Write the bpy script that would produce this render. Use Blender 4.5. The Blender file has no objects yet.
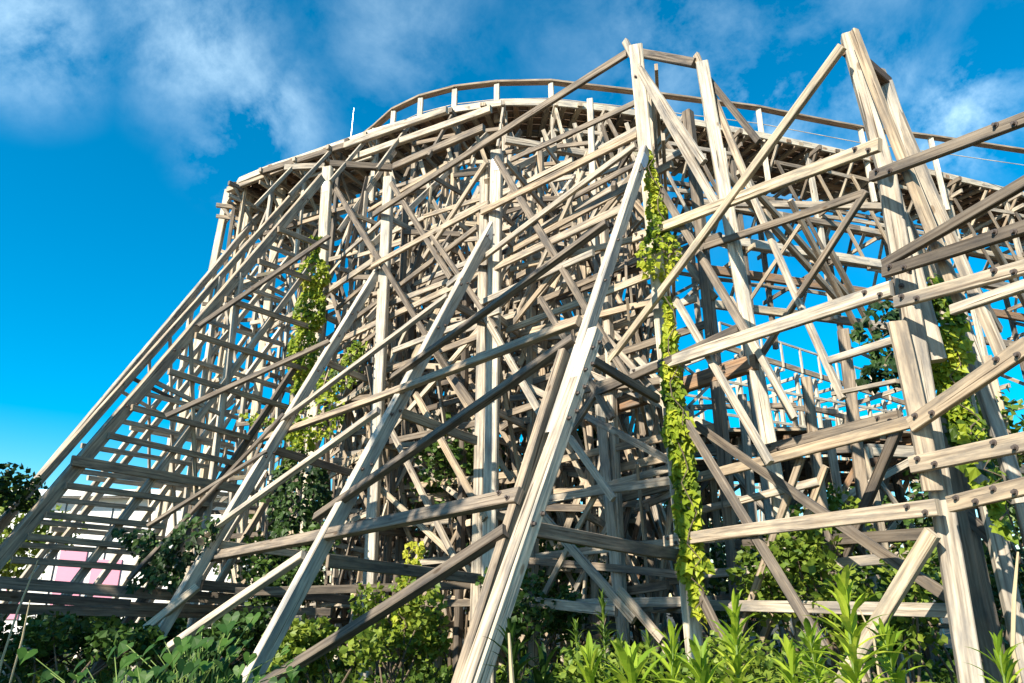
import bpy, math, random
from mathutils import Vector, Matrix, noise
random.seed(11)
R = math.radians
scene = bpy.context.scene
C = scene.collection

# ---------------------------------------------------------------- camera
CAMZ = 1.5
PITCH = R(19.85)
FPX = 718.0
cam = bpy.data.cameras.new('camera')
cam.lens = FPX / 1024 * 36; cam.sensor_width = 36
cam.clip_start = 0.05; cam.clip_end = 3000
camo = bpy.data.objects.new('camera', cam)
camo.location = (0, 0, CAMZ); camo.rotation_euler = (R(90) + PITCH, 0, 0)
C.objects.link(camo); scene.camera = camo

# ---------------------------------------------------------------- sun, sky
SUN_EL, SUN_AZ = R(34), R(218)          # azimuth clockwise from +Y: behind and left of the camera
sd = Vector((math.sin(SUN_AZ) * math.cos(SUN_EL), math.cos(SUN_AZ) * math.cos(SUN_EL), math.sin(SUN_EL)))
sun = bpy.data.lights.new('sun', 'SUN'); sun.energy = 5.0; sun.angle = R(0.5); sun.color = (1.0, 0.91, 0.76)
suno = bpy.data.objects.new('sun', sun); suno.rotation_euler = sd.to_track_quat('Z', 'Y').to_euler(); suno.location = (-20, -20, 30)
C.objects.link(suno)
world = bpy.data.worlds.new('World'); scene.world = world; world.use_nodes = True
wt = world.node_tree; wt.nodes.clear()
def N(nt, t, **kw):
    n = nt.nodes.new(t)
    for k, v in kw.items(): setattr(n, k, v)
    return n
out = N(wt, 'ShaderNodeOutputWorld'); bg = N(wt, 'ShaderNodeBackground'); bg.inputs[1].default_value = 0.10
sky = N(wt, 'ShaderNodeTexSky', sky_type='NISHITA', sun_disc=False, sun_elevation=SUN_EL, sun_rotation=SUN_AZ)
sky.air_density = 1.0; sky.dust_density = 0.3; sky.ozone_density = 2.0
hs = N(wt, 'ShaderNodeHueSaturation'); hs.inputs['Hue'].default_value = 0.486; hs.inputs['Saturation'].default_value = 1.75; hs.inputs['Value'].default_value = 1.03
wt.links.new(sky.outputs[0], hs.inputs['Color'])
tc = N(wt, 'ShaderNodeTexCoord')
def pix(x, y):
    u = (x - 512) / FPX; v = (341.5 - y) / FPX
    return Vector((u, math.cos(PITCH) - v * math.sin(PITCH), math.sin(PITCH) + v * math.cos(PITCH)))
mp = N(wt, 'ShaderNodeMapping'); mp.inputs['Scale'].default_value = (1.0, 1.0, 1.0); mp.inputs['Rotation'].default_value = (0, 0.5, 0.3)
nz = N(wt, 'ShaderNodeTexNoise'); nz.inputs['Scale'].default_value = 6.5; nz.inputs['Detail'].default_value = 9; nz.inputs['Roughness'].default_value = 0.62; nz.inputs['Distortion'].default_value = 0.15
wt.links.new(tc.outputs['Generated'], mp.inputs[0]); wt.links.new(mp.outputs[0], nz.inputs[0])
# cloud banks: soft regions of the sky (by direction) in which the wisps are thick
acc = None
for (x, y, rad, amt) in [(205, 50, 0.10, .48), (262, 118, 0.09, .5), (225, 150, 0.06, .35), (150, 15, 0.08, .3), (25, 25, 0.09, .5), (400, 30, 0.13, .2), (560, 40, 0.1, .1),
                         (800, 20, 0.24, .18), (760, 140, 0.10, .7), (870, 100, 0.09, .45), (960, 120, 0.07, .9), (690, 60, 0.18, .25)]:
    d = pix(x, y).normalized()
    vm = N(wt, 'ShaderNodeVectorMath', operation='DISTANCE'); vm.inputs[1].default_value = d
    wt.links.new(tc.outputs['Generated'], vm.inputs[0])
    mr = N(wt, 'ShaderNodeMapRange', interpolation_type='SMOOTHSTEP'); mr.inputs[1].default_value = rad * 1.5; mr.inputs[2].default_value = 0.0
    mr.inputs[3].default_value = 0; mr.inputs[4].default_value = amt
    wt.links.new(vm.outputs['Value'], mr.inputs[0])
    if acc is None: acc = mr.outputs[0]
    else:
        a = N(wt, 'ShaderNodeMath', operation='MAXIMUM'); wt.links.new(acc, a.inputs[0]); wt.links.new(mr.outputs[0], a.inputs[1]); acc = a.outputs[0]
nr = N(wt, 'ShaderNodeMapRange'); nr.inputs[1].default_value = .42; nr.inputs[2].default_value = .70
wt.links.new(nz.outputs[0], nr.inputs[0])
mu = N(wt, 'ShaderNodeMath', operation='MULTIPLY'); wt.links.new(nr.outputs[0], mu.inputs[0]); wt.links.new(acc, mu.inputs[1])
mx = N(wt, 'ShaderNodeMix', data_type='RGBA'); wt.links.new(mu.outputs[0], mx.inputs[0]); wt.links.new(hs.outputs[0], mx.inputs[6]); mx.inputs[7].default_value = (6.0, 8.0, 9.0, 1)
wt.links.new(mx.outputs[2], bg.inputs[0]); wt.links.new(bg.outputs[0], out.inputs[0])
vs = scene.view_settings; vs.view_transform = 'Standard'; vs.look = 'None'; vs.exposure = 1.1; vs.gamma = 1; vs.use_curve_mapping = False

# ---------------------------------------------------------------- materials
def new_mat(name):
    m = bpy.data.materials.new(name); m.use_nodes = True; nt = m.node_tree; nt.nodes.clear()
    o = N(nt, 'ShaderNodeOutputMaterial'); b = N(nt, 'ShaderNodeBsdfPrincipled'); nt.links.new(b.outputs[0], o.inputs[0])
    return m, nt, b, o
def ramp(nt, stops):
    r = N(nt, 'ShaderNodeValToRGB'); e = r.color_ramp.elements
    while len(e) < len(stops): e.new(0.5)
    for k, (p, c) in enumerate(stops): e[k].position = p; e[k].color = (*c, 1)
    return r
def wood_mat(name, light, mid, dark, grey, moss=0.25):
    m, nt, b, o = new_mat(name); L = nt.links
    uv = N(nt, 'ShaderNodeUVMap'); uv.uv_map = 'UVMap'
    m1 = N(nt, 'ShaderNodeMapping'); m1.inputs['Scale'].default_value = (.5, 12, 1)
    n1 = N(nt, 'ShaderNodeTexNoise'); n1.inputs['Scale'].default_value = 3; n1.inputs['Detail'].default_value = 6; n1.inputs['Distortion'].default_value = .25
    L.new(uv.outputs[0], m1.inputs[0]); L.new(m1.outputs[0], n1.inputs[0])
    r1 = ramp(nt, [(.30, dark), (.45, mid), (.62, light), (.8, tuple(min(1, c * 1.12) for c in light))]); L.new(n1.outputs[0], r1.inputs[0])
    # broad weather stains
    m2 = N(nt, 'ShaderNodeMapping'); m2.inputs['Scale'].default_value = (.7, 3.4, 1)
    n2 = N(nt, 'ShaderNodeTexNoise'); n2.inputs['Scale'].default_value = 2.2; n2.inputs['Detail'].default_value = 5; n2.inputs['Roughness'].default_value = .65
    L.new(uv.outputs[0], m2.inputs[0]); L.new(m2.outputs[0], n2.inputs[0])
    r2 = N(nt, 'ShaderNodeMapRange'); r2.inputs[1].default_value = .44; r2.inputs[2].default_value = .66; L.new(n2.outputs[0], r2.inputs[0])
    mg = N(nt, 'ShaderNodeMix', data_type='RGBA'); L.new(r2.outputs[0], mg.inputs[0]); L.new(r1.outputs[0], mg.inputs[6]); mg.inputs[7].default_value = (*grey, 1)
    # per timber tint
    at = N(nt, 'ShaderNodeAttribute', attribute_name='tint')
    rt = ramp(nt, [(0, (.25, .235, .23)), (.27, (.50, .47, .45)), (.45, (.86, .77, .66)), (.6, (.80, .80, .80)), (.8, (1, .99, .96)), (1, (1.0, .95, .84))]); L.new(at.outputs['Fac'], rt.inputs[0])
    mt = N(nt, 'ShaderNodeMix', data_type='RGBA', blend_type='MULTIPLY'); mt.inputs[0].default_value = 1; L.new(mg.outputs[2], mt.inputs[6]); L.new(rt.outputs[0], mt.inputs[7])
    # knots
    vo = N(nt, 'ShaderNodeTexVoronoi'); vo.inputs['Scale'].default_value = 1.0; m3 = N(nt, 'ShaderNodeMapping'); m3.inputs['Scale'].default_value = (1.4, 3.4, 1)
    L.new(uv.outputs[0], m3.inputs[0]); L.new(m3.outputs[0], vo.inputs[0])
    kr = ramp(nt, [(0, (.28, .22, .17)), (.055, (.45, .36, .28)), (.085, (1, 1, 1))]); L.new(vo.outputs['Distance'], kr.inputs[0])
    mk = N(nt, 'ShaderNodeMix', data_type='RGBA', blend_type='MULTIPLY'); mk.inputs[0].default_value = .8; L.new(mt.outputs[2], mk.inputs[6]); L.new(kr.outputs[0], mk.inputs[7])
    # cracks along the grain
    m4 = N(nt, 'ShaderNodeMapping'); m4.inputs['Scale'].default_value = (.45, 22, 1); n4 = N(nt, 'ShaderNodeTexNoise'); n4.inputs['Scale'].default_value = 1.6; n4.inputs['Detail'].default_value = 3
    L.new(uv.outputs[0], m4.inputs[0]); L.new(m4.outputs[0], n4.inputs[0])
    cr = ramp(nt, [(.325, (.18, .15, .13)), (.355, (1, 1, 1))]); L.new(n4.outputs[0], cr.inputs[0])
    mc = N(nt, 'ShaderNodeMix', data_type='RGBA', blend_type='MULTIPLY'); mc.inputs[0].default_value = .85; L.new(mk.outputs[2], mc.inputs[6]); L.new(cr.outputs[0], mc.inputs[7])
    # lichen, only where a slow noise says so
    ms = N(nt, 'ShaderNodeTexNoise'); ms.inputs['Scale'].default_value = .55; ms.inputs['Detail'].default_value = 6; ms.inputs['Roughness'].default_value = .7
    geo = N(nt, 'ShaderNodeTexCoord'); L.new(geo.outputs['Object'], ms.inputs[0])
    rm = N(nt, 'ShaderNodeMapRange'); rm.inputs[1].default_value = .62; rm.inputs[2].default_value = .76; rm.inputs[4].default_value = moss; L.new(ms.outputs[0], rm.inputs[0])
    mm = N(nt, 'ShaderNodeMix', data_type='RGBA'); L.new(rm.outputs[0], mm.inputs[0]); L.new(mc.outputs[2], mm.inputs[6]); mm.inputs[7].default_value = (.20, .24, .08, 1)
    L.new(mm.outputs[2], b.inputs['Base Color']); b.inputs['Roughness'].default_value = .82; b.inputs['Specular IOR Level'].default_value = .25
    ad = N(nt, 'ShaderNodeMath', operation='MULTIPLY'); L.new(n1.outputs[0], ad.inputs[0]); L.new(cr.outputs[0], ad.inputs[1])
    bp = N(nt, 'ShaderNodeBump'); bp.inputs['Strength'].default_value = .5; bp.inputs['Distance'].default_value = .012; L.new(ad.outputs[0], bp.inputs['Height']); L.new(bp.outputs[0], b.inputs['Normal'])
    return m
WOOD = wood_mat('weathered_wood', (.59, .515, .41), (.43, .365, .285), (.19, .15, .115), (.21, .195, .18))
PALE = wood_mat('bleached_wood', (.66, .60, .50), (.53, .47, .38), (.27, .225, .18), (.29, .275, .255), .3)
BROWN = wood_mat('brown_wood', (.40, .27, .17), (.27, .17, .11), (.09, .06, .045), (.22, .19, .17))
MATS = {'w': WOOD, 'p': PALE, 'b': BROWN, 'd': WOOD}
def metal(name, col, rough=.5, met=.7):
    m, nt, b, o = new_mat(name)
    n = N(nt, 'ShaderNodeTexNoise'); n.inputs['Scale'].default_value = 30; n.inputs['Detail'].default_value = 5
    r = ramp(nt, [(.35, tuple(c * .55 for c in col)), (.65, col)]); nt.links.new(n.outputs[0], r.inputs[0]); nt.links.new(r.outputs[0], b.inputs['Base Color'])
    b.inputs['Roughness'].default_value = rough; b.inputs['Metallic'].default_value = met
    return m
BOLT = metal('dark_steel', (.15, .12, .105), .6, .4); GALV = metal('galvanised_steel', (.62, .68, .72), .4, .6)
def leaf_mat(name, cols, trans=.35):
    m, nt, b, o = new_mat(name); L = nt.links
    at = N(nt, 'ShaderNodeAttribute', attribute_name='tint')
    r = ramp(nt, [(k / (len(cols) - 1), c) for k, c in enumerate(cols)]); L.new(at.outputs['Fac'], r.inputs[0]); L.new(r.outputs[0], b.inputs['Base Color'])
    b.inputs['Roughness'].default_value = .5; b.inputs['Specular IOR Level'].default_value = .3
    t = N(nt, 'ShaderNodeBsdfTranslucent'); L.new(r.outputs[0], t.inputs[0]); ms = N(nt, 'ShaderNodeMixShader'); ms.inputs[0].default_value = trans
    L.new(b.outputs[0], ms.inputs[1]); L.new(t.outputs[0], ms.inputs[2]); L.new(ms.outputs[0], o.inputs[0])
    return m
LVINE = leaf_mat('vine_leaf', [(.035, .075, .01), (.15, .23, .018), (.34, .41, .03), (.48, .49, .045)], .4)
LGREEN = leaf_mat('green_leaf', [(.015, .04, .006), (.045, .095, .012), (.11, .18, .022), (.22, .28, .035)], .3)
LBRIGHT = leaf_mat('bright_leaf', [(.06, .13, .012), (.17, .28, .02), (.30, .41, .03), (.46, .52, .06)], .4)
LBROAD = leaf_mat('broad_leaf', [(.02, .06, .01), (.04, .105, .014), (.07, .15, .02)], .35)
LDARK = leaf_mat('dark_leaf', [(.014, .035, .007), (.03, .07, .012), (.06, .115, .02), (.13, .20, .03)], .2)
def plain(name, col, rough=.8, var=.35, sc=6):
    m, nt, b, o = new_mat(name)
    n = N(nt, 'ShaderNodeTexNoise'); n.inputs['Scale'].default_value = sc; n.inputs['Detail'].default_value = 6
    r = ramp(nt, [(.3, tuple(c * (1 - var) for c in col)), (.7, col)]); nt.links.new(n.outputs[0], r.inputs[0]); nt.links.new(r.outputs[0], b.inputs['Base Color'])
    b.inputs['Roughness'].default_value = rough
    return m
SOIL = plain('soil', (.07, .055, .03), .95, .5, 1.5); STRAW = plain('dry_stalk', (.50, .40, .24)); STEM = plain('green_stem', (.16, .24, .05)); BARK = plain('bark', (.16, .12, .08), .9, .5, 8)
WHITE = plain('white_wall', (.78, .77, .74), .7, .1, .5); PINK = plain('pink_panel', (.62, .26, .36), .7, .15, .5); GLASSD = plain('dark_window', (.03, .04, .05), .2)

# ---------------------------------------------------------------- helpers
def tag(o, label=None, cat=None, group=None, kind=None):
    if label: o['label'] = label
    if cat: o['category'] = cat
    if group: o['group'] = group
    if kind: o['kind'] = kind
    return o
def empty(name, loc=(0, 0, 0), parent=None):
    o = bpy.data.objects.new(name, None); C.objects.link(o); o.location = loc; o.empty_display_size = .2
    if parent: o.parent = parent
    return o
class MB:
    def __init__(s): s.v = []; s.f = []; s.uv = []; s.t = []; s.sm = []
    def face(s, idx, uv, t): s.f.append(idx); s.uv.extend(uv); s.t.extend([t] * len(idx))
    def quadleaf(s, c, a, b, n, t):     # a = half length vector, b = half width vector, folded a little along n
        k = len(s.v); s.v += [c - a, c + b + n, c + a, c - b + n]
        s.face((k, k + 1, k + 2), [(0, 0)] * 3, t); s.face((k, k + 2, k + 3), [(0, 0)] * 3, t)
    def build(s, name, mats, parent=None, loc=None, smooth=False):
        me = bpy.data.meshes.new(name); org = Vector(loc) if loc is not None else Vector((0, 0, 0))
        me.from_pydata([tuple(Vector(p) - org) for p in s.v], [], s.f)
        ul = me.uv_layers.new(name='UVMap'); flat = [c for p in s.uv for c in p]; ul.data.foreach_set('uv', flat)
        at = me.attributes.new('tint', 'FLOAT', 'CORNER'); at.data.foreach_set('value', s.t)
        me.materials.append(mats)
        if smooth: me.polygons.foreach_set('use_smooth', [True] * len(me.polygons))
        me.update()
        o = bpy.data.objects.new(name, me); C.objects.link(o); o.location = org
        if parent: o.parent = parent; o.matrix_parent_inverse = Matrix.Translation(-Vector(parent_loc(parent)))
        return o
def parent_loc(o):
    l = Vector(o.location)
    if o.parent: l = o.matrix_parent_inverse @ l + parent_loc(o.parent)
    return l
CAMP = Vector((0, 0, CAMZ))
def timber_geo(mb, p0, p1, w, t, n, tint, nseg=1, bow=0.0):
    """a squared timber with eased edges: w across the plane, t along the plane normal n; u runs along the grain"""
    a = (p1 - p0); Ln = a.length; a = a / Ln
    n = (n - a * n.dot(a)); n.normalize(); b = a.cross(n)
    ch = min(w, t) * .10; hw, ht = w / 2, t / 2
    sec = [(-hw + ch, -ht), (hw - ch, -ht), (hw, -ht + ch), (hw, ht - ch), (hw - ch, ht), (-hw + ch, ht), (-hw, ht - ch), (-hw, -ht + ch)]
    per = [0]
    for i in range(8): q = sec[i]; r = sec[(i + 1) % 8]; per.append(per[-1] + math.hypot(q[0] - r[0], q[1] - r[1]))
    ou, ov = random.uniform(0, 90), random.uniform(0, 90); k0 = len(mb.v)
    bow = min(bow, Ln * .0035); br = random.uniform(-1, 1) * bow; bs = random.uniform(-1, 1) * bow
    for j in range(nseg + 1):
        f = j / nseg; c = p0 + a * (Ln * f) + (b * br + n * bs) * math.sin(math.pi * f)
        for (x, y) in sec: mb.v.append(c + b * x + n * y)
    for j in range(nseg):
        for i in range(8):
            i2 = (i + 1) % 8; A = k0 + j * 8
            u0, u1 = ou + Ln * j / nseg, ou + Ln * (j + 1) / nseg
            mb.face((A + i, A + i2, A + 8 + i2, A + 8 + i), [(u0, ov + per[i]), (u0, ov + per[i + 1]), (u1, ov + per[i + 1]), (u1, ov + per[i])], tint)
    mb.face(tuple(k0 + i for i in range(7, -1, -1)), [(ou + x * .3, ov + y) for (x, y) in reversed(sec)], tint)
    mb.face(tuple(k0 + nseg * 8 + i for i in range(8)), [(ou + x * .3, ov + y) for (x, y) in sec], tint)
REC = {}                      # thing key -> list of timber records
def timber(th, kind, p0, p1, w=.17, t=.07, n=Vector((0, -1, 0)), mat='w', tint=None, bow=.028, bolts=False, label=None, plates=None):
    p0 = Vector(p0); p1 = Vector(p1)
    if (p1 - p0).length < .05: return
    if tint is None: tint = random.uniform(0, .3) if random.random() < .27 else min(1, max(.2, random.gauss(.62, .22)))
    if kind not in ('deck_board', 'track_tie', 'handrail', 'guard_wire', 'rim_beam'): w *= .84 if kind == 'batter_leg' else .74; t *= .84
    REC.setdefault(th, []).append(dict(kind=kind, p0=p0, p1=p1, w=w, t=t, n=Vector(n), mat=mat, tint=tint, bow=bow, bolts=bolts, label=label, plates=plates))
def project(p):
    q = p - CAMP; y = q.y * math.cos(PITCH) + q.z * math.sin(PITCH); z = -q.y * math.sin(PITCH) + q.z * math.cos(PITCH)
    if y < .2: return None
    return (512 + FPX * q.x / y, 341.5 - FPX * z / y, y)
def area(r):
    tot = 0; K = 12; prev = None
    for i in range(K + 1):
        s = project(r['p0'].lerp(r['p1'], i / K))
        if s and -10 < s[0] < 1034 and -10 < s[1] < 700:
            if prev: tot += math.hypot(s[0] - prev[0], s[1] - prev[1]) * max(r['w'], r['t']) * FPX / s[2]
            prev = s
        else: prev = None
    return tot
def cyl(mb, c, ax, r, L, seg=8, t=.5):
    ax = ax.normalized(); u = ax.orthogonal().normalized(); v = ax.cross(u); k = len(mb.v)
    for s in (0, 1):
        for i in range(seg): an = 2 * math.pi * i / seg; mb.v.append(c + ax * L * s + (u * math.cos(an) + v * math.sin(an)) * r)
    for i in range(seg): j = (i + 1) % seg; mb.face((k + i, k + j, k + seg + j, k + seg + i), [(0, 0)] * 4, t)
    mb.face(tuple(k + seg + i for i in range(seg)), [(0, 0)] * seg, t)
def tube(mb, pts, rads, seg=6, t=.5):
    k = len(mb.v); m = len(pts)
    for j, p in enumerate(pts):
        d = (pts[min(j + 1, m - 1)] - pts[max(j - 1, 0)]).normalized(); u = d.orthogonal().normalized() if abs(d.z) > .9 else d.cross(Vector((0, 0, 1))).normalized(); v = d.cross(u)
        for i in range(seg): an = 2 * math.pi * i / seg; mb.v.append(p + (u * math.cos(an) + v * math.sin(an)) * rads[j])
    for j in range(m - 1):
        for i in range(seg):
            i2 = (i + 1) % seg; A = k + j * seg
            mb.face((A + i, A + i2, A + seg + i2, A + seg + i), [(i / seg, j), (i2 / seg, j), (i2 / seg, j + 1), (i / seg, j + 1)], t)
def flush(th, root, cap=100):
    kinds = {}
    for r in REC.get(th, []):
        r['area'] = area(r)
        if r['area'] <= 1 and th != 'low': continue       # the photograph shows nothing of it
        kinds.setdefault(r['kind'], []).append(r)
    nb = 0; extra = []
    for kind, rs in kinds.items():
        rs.sort(key=lambda r: -r['area'])
        for r in rs[:cap]:
            mb = MB(); timber_geo(mb, r['p0'], r['p1'], r['w'], r['t'], r['n'], r['tint'], 4 if r['area'] > 600 else 1, r['bow'])
            o = mb.build(kind, MATS[r['mat']], root, loc=r['p0'])
            if r['label']: o['label'] = r['label']
            nn = r['n'].normalized(); toc = (CAMP - r['p0'])
            if toc.dot(nn) < 0: nn = -nn
            a = (r['p1'] - r['p0']).normalized(); nn = (nn - a * nn.dot(a)).normalized(); b = a.cross(nn)
            if r['bolts']:
                L = (r['p1'] - r['p0']).length
                for f in r['bolts']:
                    for s in (-1, 1):
                        c = r['p0'] + a * (f + s * .07) + b * (s * r['w'] * .24) + nn * (r['t'] / 2 - .002)
                        m2 = MB(); cyl(m2, c, nn, .024, .008, 10); cyl(m2, c + nn * .008, nn, .014, .026, 6)
                        if nb < 96: m2.build('bolt', BOLT, o, loc=c)
                        else: extra.append((c, nn))
                        nb += 1
            if r['plates']:
                for f in r['plates']:
                    c = r['p0'] + a * f; m2 = MB(); timber_geo(m2, c - a * .13 + nn * (r['t'] / 2 + .006), c + a * .13 + nn * (r['t'] / 2 + .006), .12, .008, nn, .5)
                    m2.build('steel_plate', GALV, o, loc=c)
        rest = {}
        for r in rs[cap:]: rest.setdefault(r['mat'], []).append(r)
        if rs[cap:]:
            mb = MB()
            for r in rs[cap:]: timber_geo(mb, r['p0'], r['p1'], r['w'], r['t'], r['n'], r['tint'], 1, 0)
            big = max(rest, key=lambda k: len(rest[k])); o = mb.build(kind, MATS[big], root, loc=root.location); tag(o, kind='stuff')
    if extra:
        mb = MB()
        for c, nn in extra: cyl(mb, c, nn, .024, .008, 8); cyl(mb, c + nn * .008, nn, .014, .024, 6)
        tag(mb.build('bolt', BOLT, root, loc=root.location), kind='stuff')

# ---------------------------------------------------------------- plan of the trestle
def V2(x, y): return Vector((x, y, 0))
F = [V2(4.35, 2.7), V2(3.25, 5.7), V2(1.98, 8.35), V2(-.35, 11.0), V2(-2.8, 13.3), V2(-4.25, 15.9), V2(-6.3, 18.5), V2(-8.0, 20.8)]
D = [V2(-.7, -.71), V2(-.68, -.73), V2(-.64, -.77), V2(-.60, -.80), V2(-.55, -.835), V2(-.50, -.87), V2(-.45, -.89), V2(-.32, -.95)]
for d in D: d.normalize()
Gp = [V2(5.3, 3.4), V2(4.2, 6.35), V2(3.2, 8.75), V2(.95, 11.9), V2(-1.6, 14.4), V2(-3.3, 17.0)]
def hit(x, y, p, n):
    d = pix(x, y); return CAMP + d * ((p - CAMP).dot(n) / d.dot(n))
def seg_normal(a, b):
    d = (b - a); n = Vector((d.y, -d.x, 0)).normalized()
    return n if n.dot(CAMP - a) > 0 else -n
def on_poly(x, y, P):
    s = pix(x, y); s = s.x / s.y; best = None
    for i in range(len(P) - 1):
        sa, sb = P[i].x / P[i].y, P[i + 1].x / P[i + 1].y
        if sb <= s <= sa or (i == len(P) - 2 and s < sb) or (i == 0 and s > sa):
            n = seg_normal(P[i], P[i + 1]); return hit(x, y, P[i], n), n
    i = 0 if s > 0 else len(P) - 2
    n = seg_normal(P[i], P[i + 1]); return hit(x, y, P[i], n), n
def bent_n(i):
    d = D[i]; n = Vector((d.y, -d.x, 0)); return n if n.dot(CAMP - F[i]) > 0 else -n
def on_bent(x, y, i): return hit(x, y, F[i], bent_n(i))
M = 'coaster'
up = Vector((0, 0, 1))

# batter legs: traced in their bents, run down to the ground
LEG = {}
def leg(i, a, b, w, t, mat='w', tint=.6, kind='batter_leg', off=0, bolts=None, z1=0.0, plates=None):
    p, q = on_bent(*a, i), on_bent(*b, i); d = (q - p); e = p + d * ((z1 - p.z) / d.z); n = bent_n(i)
    timber(M, kind, p + n * off, e + n * off, w, t, n, mat, tint, bolts=bolts, plates=plates)
    return p, e
LEG[2] = leg(2, (645, 150), (500, 600), .165, .12, 'p', .62, z1=2.9, plates=[.3], bolts=[.5, 1.9, 2.6])
LEG[2] = (LEG[2][0], LEG[2][1] + (LEG[2][1] - LEG[2][0]) * (2.9 / (LEG[2][0].z - 2.9)))
leg(2, (585, 335), (492, 600), .17, .14, 'p', .85, off=.125, bolts=[.2, .5, .8, 1.1, 2.2])
leg(2, (578, 350), (478, 625), .10, .13, 'w', .55, off=.12)
leg(2, (576, 350), (497, 612), .16, .10, 'w', .35, off=-.14)
LEG[3] = leg(3, (493, 226), (294, 598), .23, .13, 'p', .65, bolts=[.3, 1.6, 2.6, 3.9, 4.3, 5.2], plates=[.25])
LEG[4] = leg(4, (384, 262), (180, 600), .21, .13, 'p', .75, bolts=[.3, 1.6, 2.2, 3.1, 4.2, 5.0], plates=[.3])
LEG[5] = leg(5, (322, 178), (-32, 597), .24, .12, 'w', .5, bolts=[1, 2.5, 4, 5.5, 6.2, 7.6])
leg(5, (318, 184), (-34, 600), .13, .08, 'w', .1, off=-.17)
LEG[6] = leg(6, (300, 187), (-66, 600), .18, .12, 'w', .5)
LEG[7] = leg(7, (266, 207), (-62, 600), .22, .14, 'w', .6)
LEG[1] = (F[1] + Vector((0, 0, 5)), F[1] + D[1] * 2.2)
def on_leg(x, y, i):        # surface spanned by legs i and i+1 (i nearer)
    T, B = LEG[i]; B2 = LEG[i + 1][1]; T2 = LEG[i + 1][0]
    n = (B - T).cross(((B2 + T2) - (B + T)) * .5).normalized()
    if n.dot(CAMP - T) < 0: n = -n
    return hit(x, y, (T + B + T2 + B2) * .25, n), n
def tr(plane, kind, x0, y0, x1, y1, px=9, t=.07, mat='w', tint=None, off=.1, **kw):
    """a timber seen between two points of the photograph, laid in one of the trestle's planes"""
    if plane == 'F': (p, n), (q, m) = on_poly(x0, y0, F), on_poly(x1, y1, F)
    elif plane == 'G': (p, n), (q, m) = on_poly(x0, y0, Gp), on_poly(x1, y1, Gp)
    elif plane[0] == 'L': i = int(plane[1]); (p, n), (q, m) = on_leg(x0, y0, i), on_leg(x1, y1, i)
    elif plane[0] == 'B': i = int(plane[1]); p, q = on_bent(x0, y0, i), on_bent(x1, y1, i); n = m = bent_n(i)
    else: raise ValueError
    n = (n + m).normalized(); c = (p + q) / 2; w = px * (c - CAMP).length / FPX
    k = 1 - off / max(1, ((c - CAMP).dot(n)))
    if 'bolts' not in kw and px >= 13 and kind == 'ledger':
        L_ = (q - p).length; kw['bolts'] = [.16, L_ - .16]
    timber(M, kind, p + n * off, q + n * off, w, t, n, mat, tint, **kw)
def post(x0, y0, x1, y1, Y, px, t=None, mat='p', tint=.7, z1=0.0, kind='post', ny=None, **kw):
    p = CAMP + pix(x0, y0) * (Y / pix(x0, y0).y); q = CAMP + pix(x1, y1) * (Y / pix(x1, y1).y)
    d = q - p; e = p + d * ((z1 - p.z) / d.z); c = (p + q) / 2; w = px * (c - CAMP).length / FPX
    timber(M, kind, p, e, w, t or w * .8, ny if ny is not None else Vector((-.25, -1, 0)), mat, tint, **kw)
    return p, e
# main posts
post(848, 36, 893, 200, 5.75, 16, .15, 'p', .55, ny=Vector((-.35, -1, 0)), z1=3.4)
post(886, 172, 968, 668, 5.7, 22, .13, 'w', .62, ny=Vector((-.35, -1, 0)), bolts=[1.1, 2.3])
post(897, 322, 921, 435, 5.62, 20, .08, 'w', .5, z1=2.3, kind='splice_block')
post(886, 84, 962, 320, 6.35, 13, .14, 'p', .6, z1=2.3)
post(944, 300, 1012, 600, 6.3, 16, .13, 'w', .62)
post(636, 48, 692, 620, 8.35, 20, .2, 'p', .9, bolts=[.5, 2.0])
post(702, 64, 797, 600, 8.75, 17, .18, 'p', .85)
post(497, 152, 489, 600, 11.0, 17, .2, 'p', .8, plates=[.3])
post(485, 165, 476, 600, 11.15, 13, .16, 'w', .7)
post(389, 178, 369, 600, 13.3, 14, .2, 'p', .75, mat_=None) if False else post(389, 178, 369, 600, 13.3, 14, .2, 'p', .75)
post(328, 168, 303, 600, 15.9, 14, .2, 'p', .85, plates=[.6])
post(600, 405, 620, 600, 10.6, 13, .17, 'p', .6, kind='post')
post(590, 100, 604, 600, 12.5, 9, .14, 'p', .8)
post(742, 395, 757, 560, 12.0, 11, .16, 'w', .6)
post(806, 378, 828, 560, 9.6, 12, .16, 'w', .35)
post(843, 330, 872, 560, 11.0, 13, .16, 'w', .3)
post(722, 150, 770, 520, 12.5, 10, .15, 'p', .6)

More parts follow.
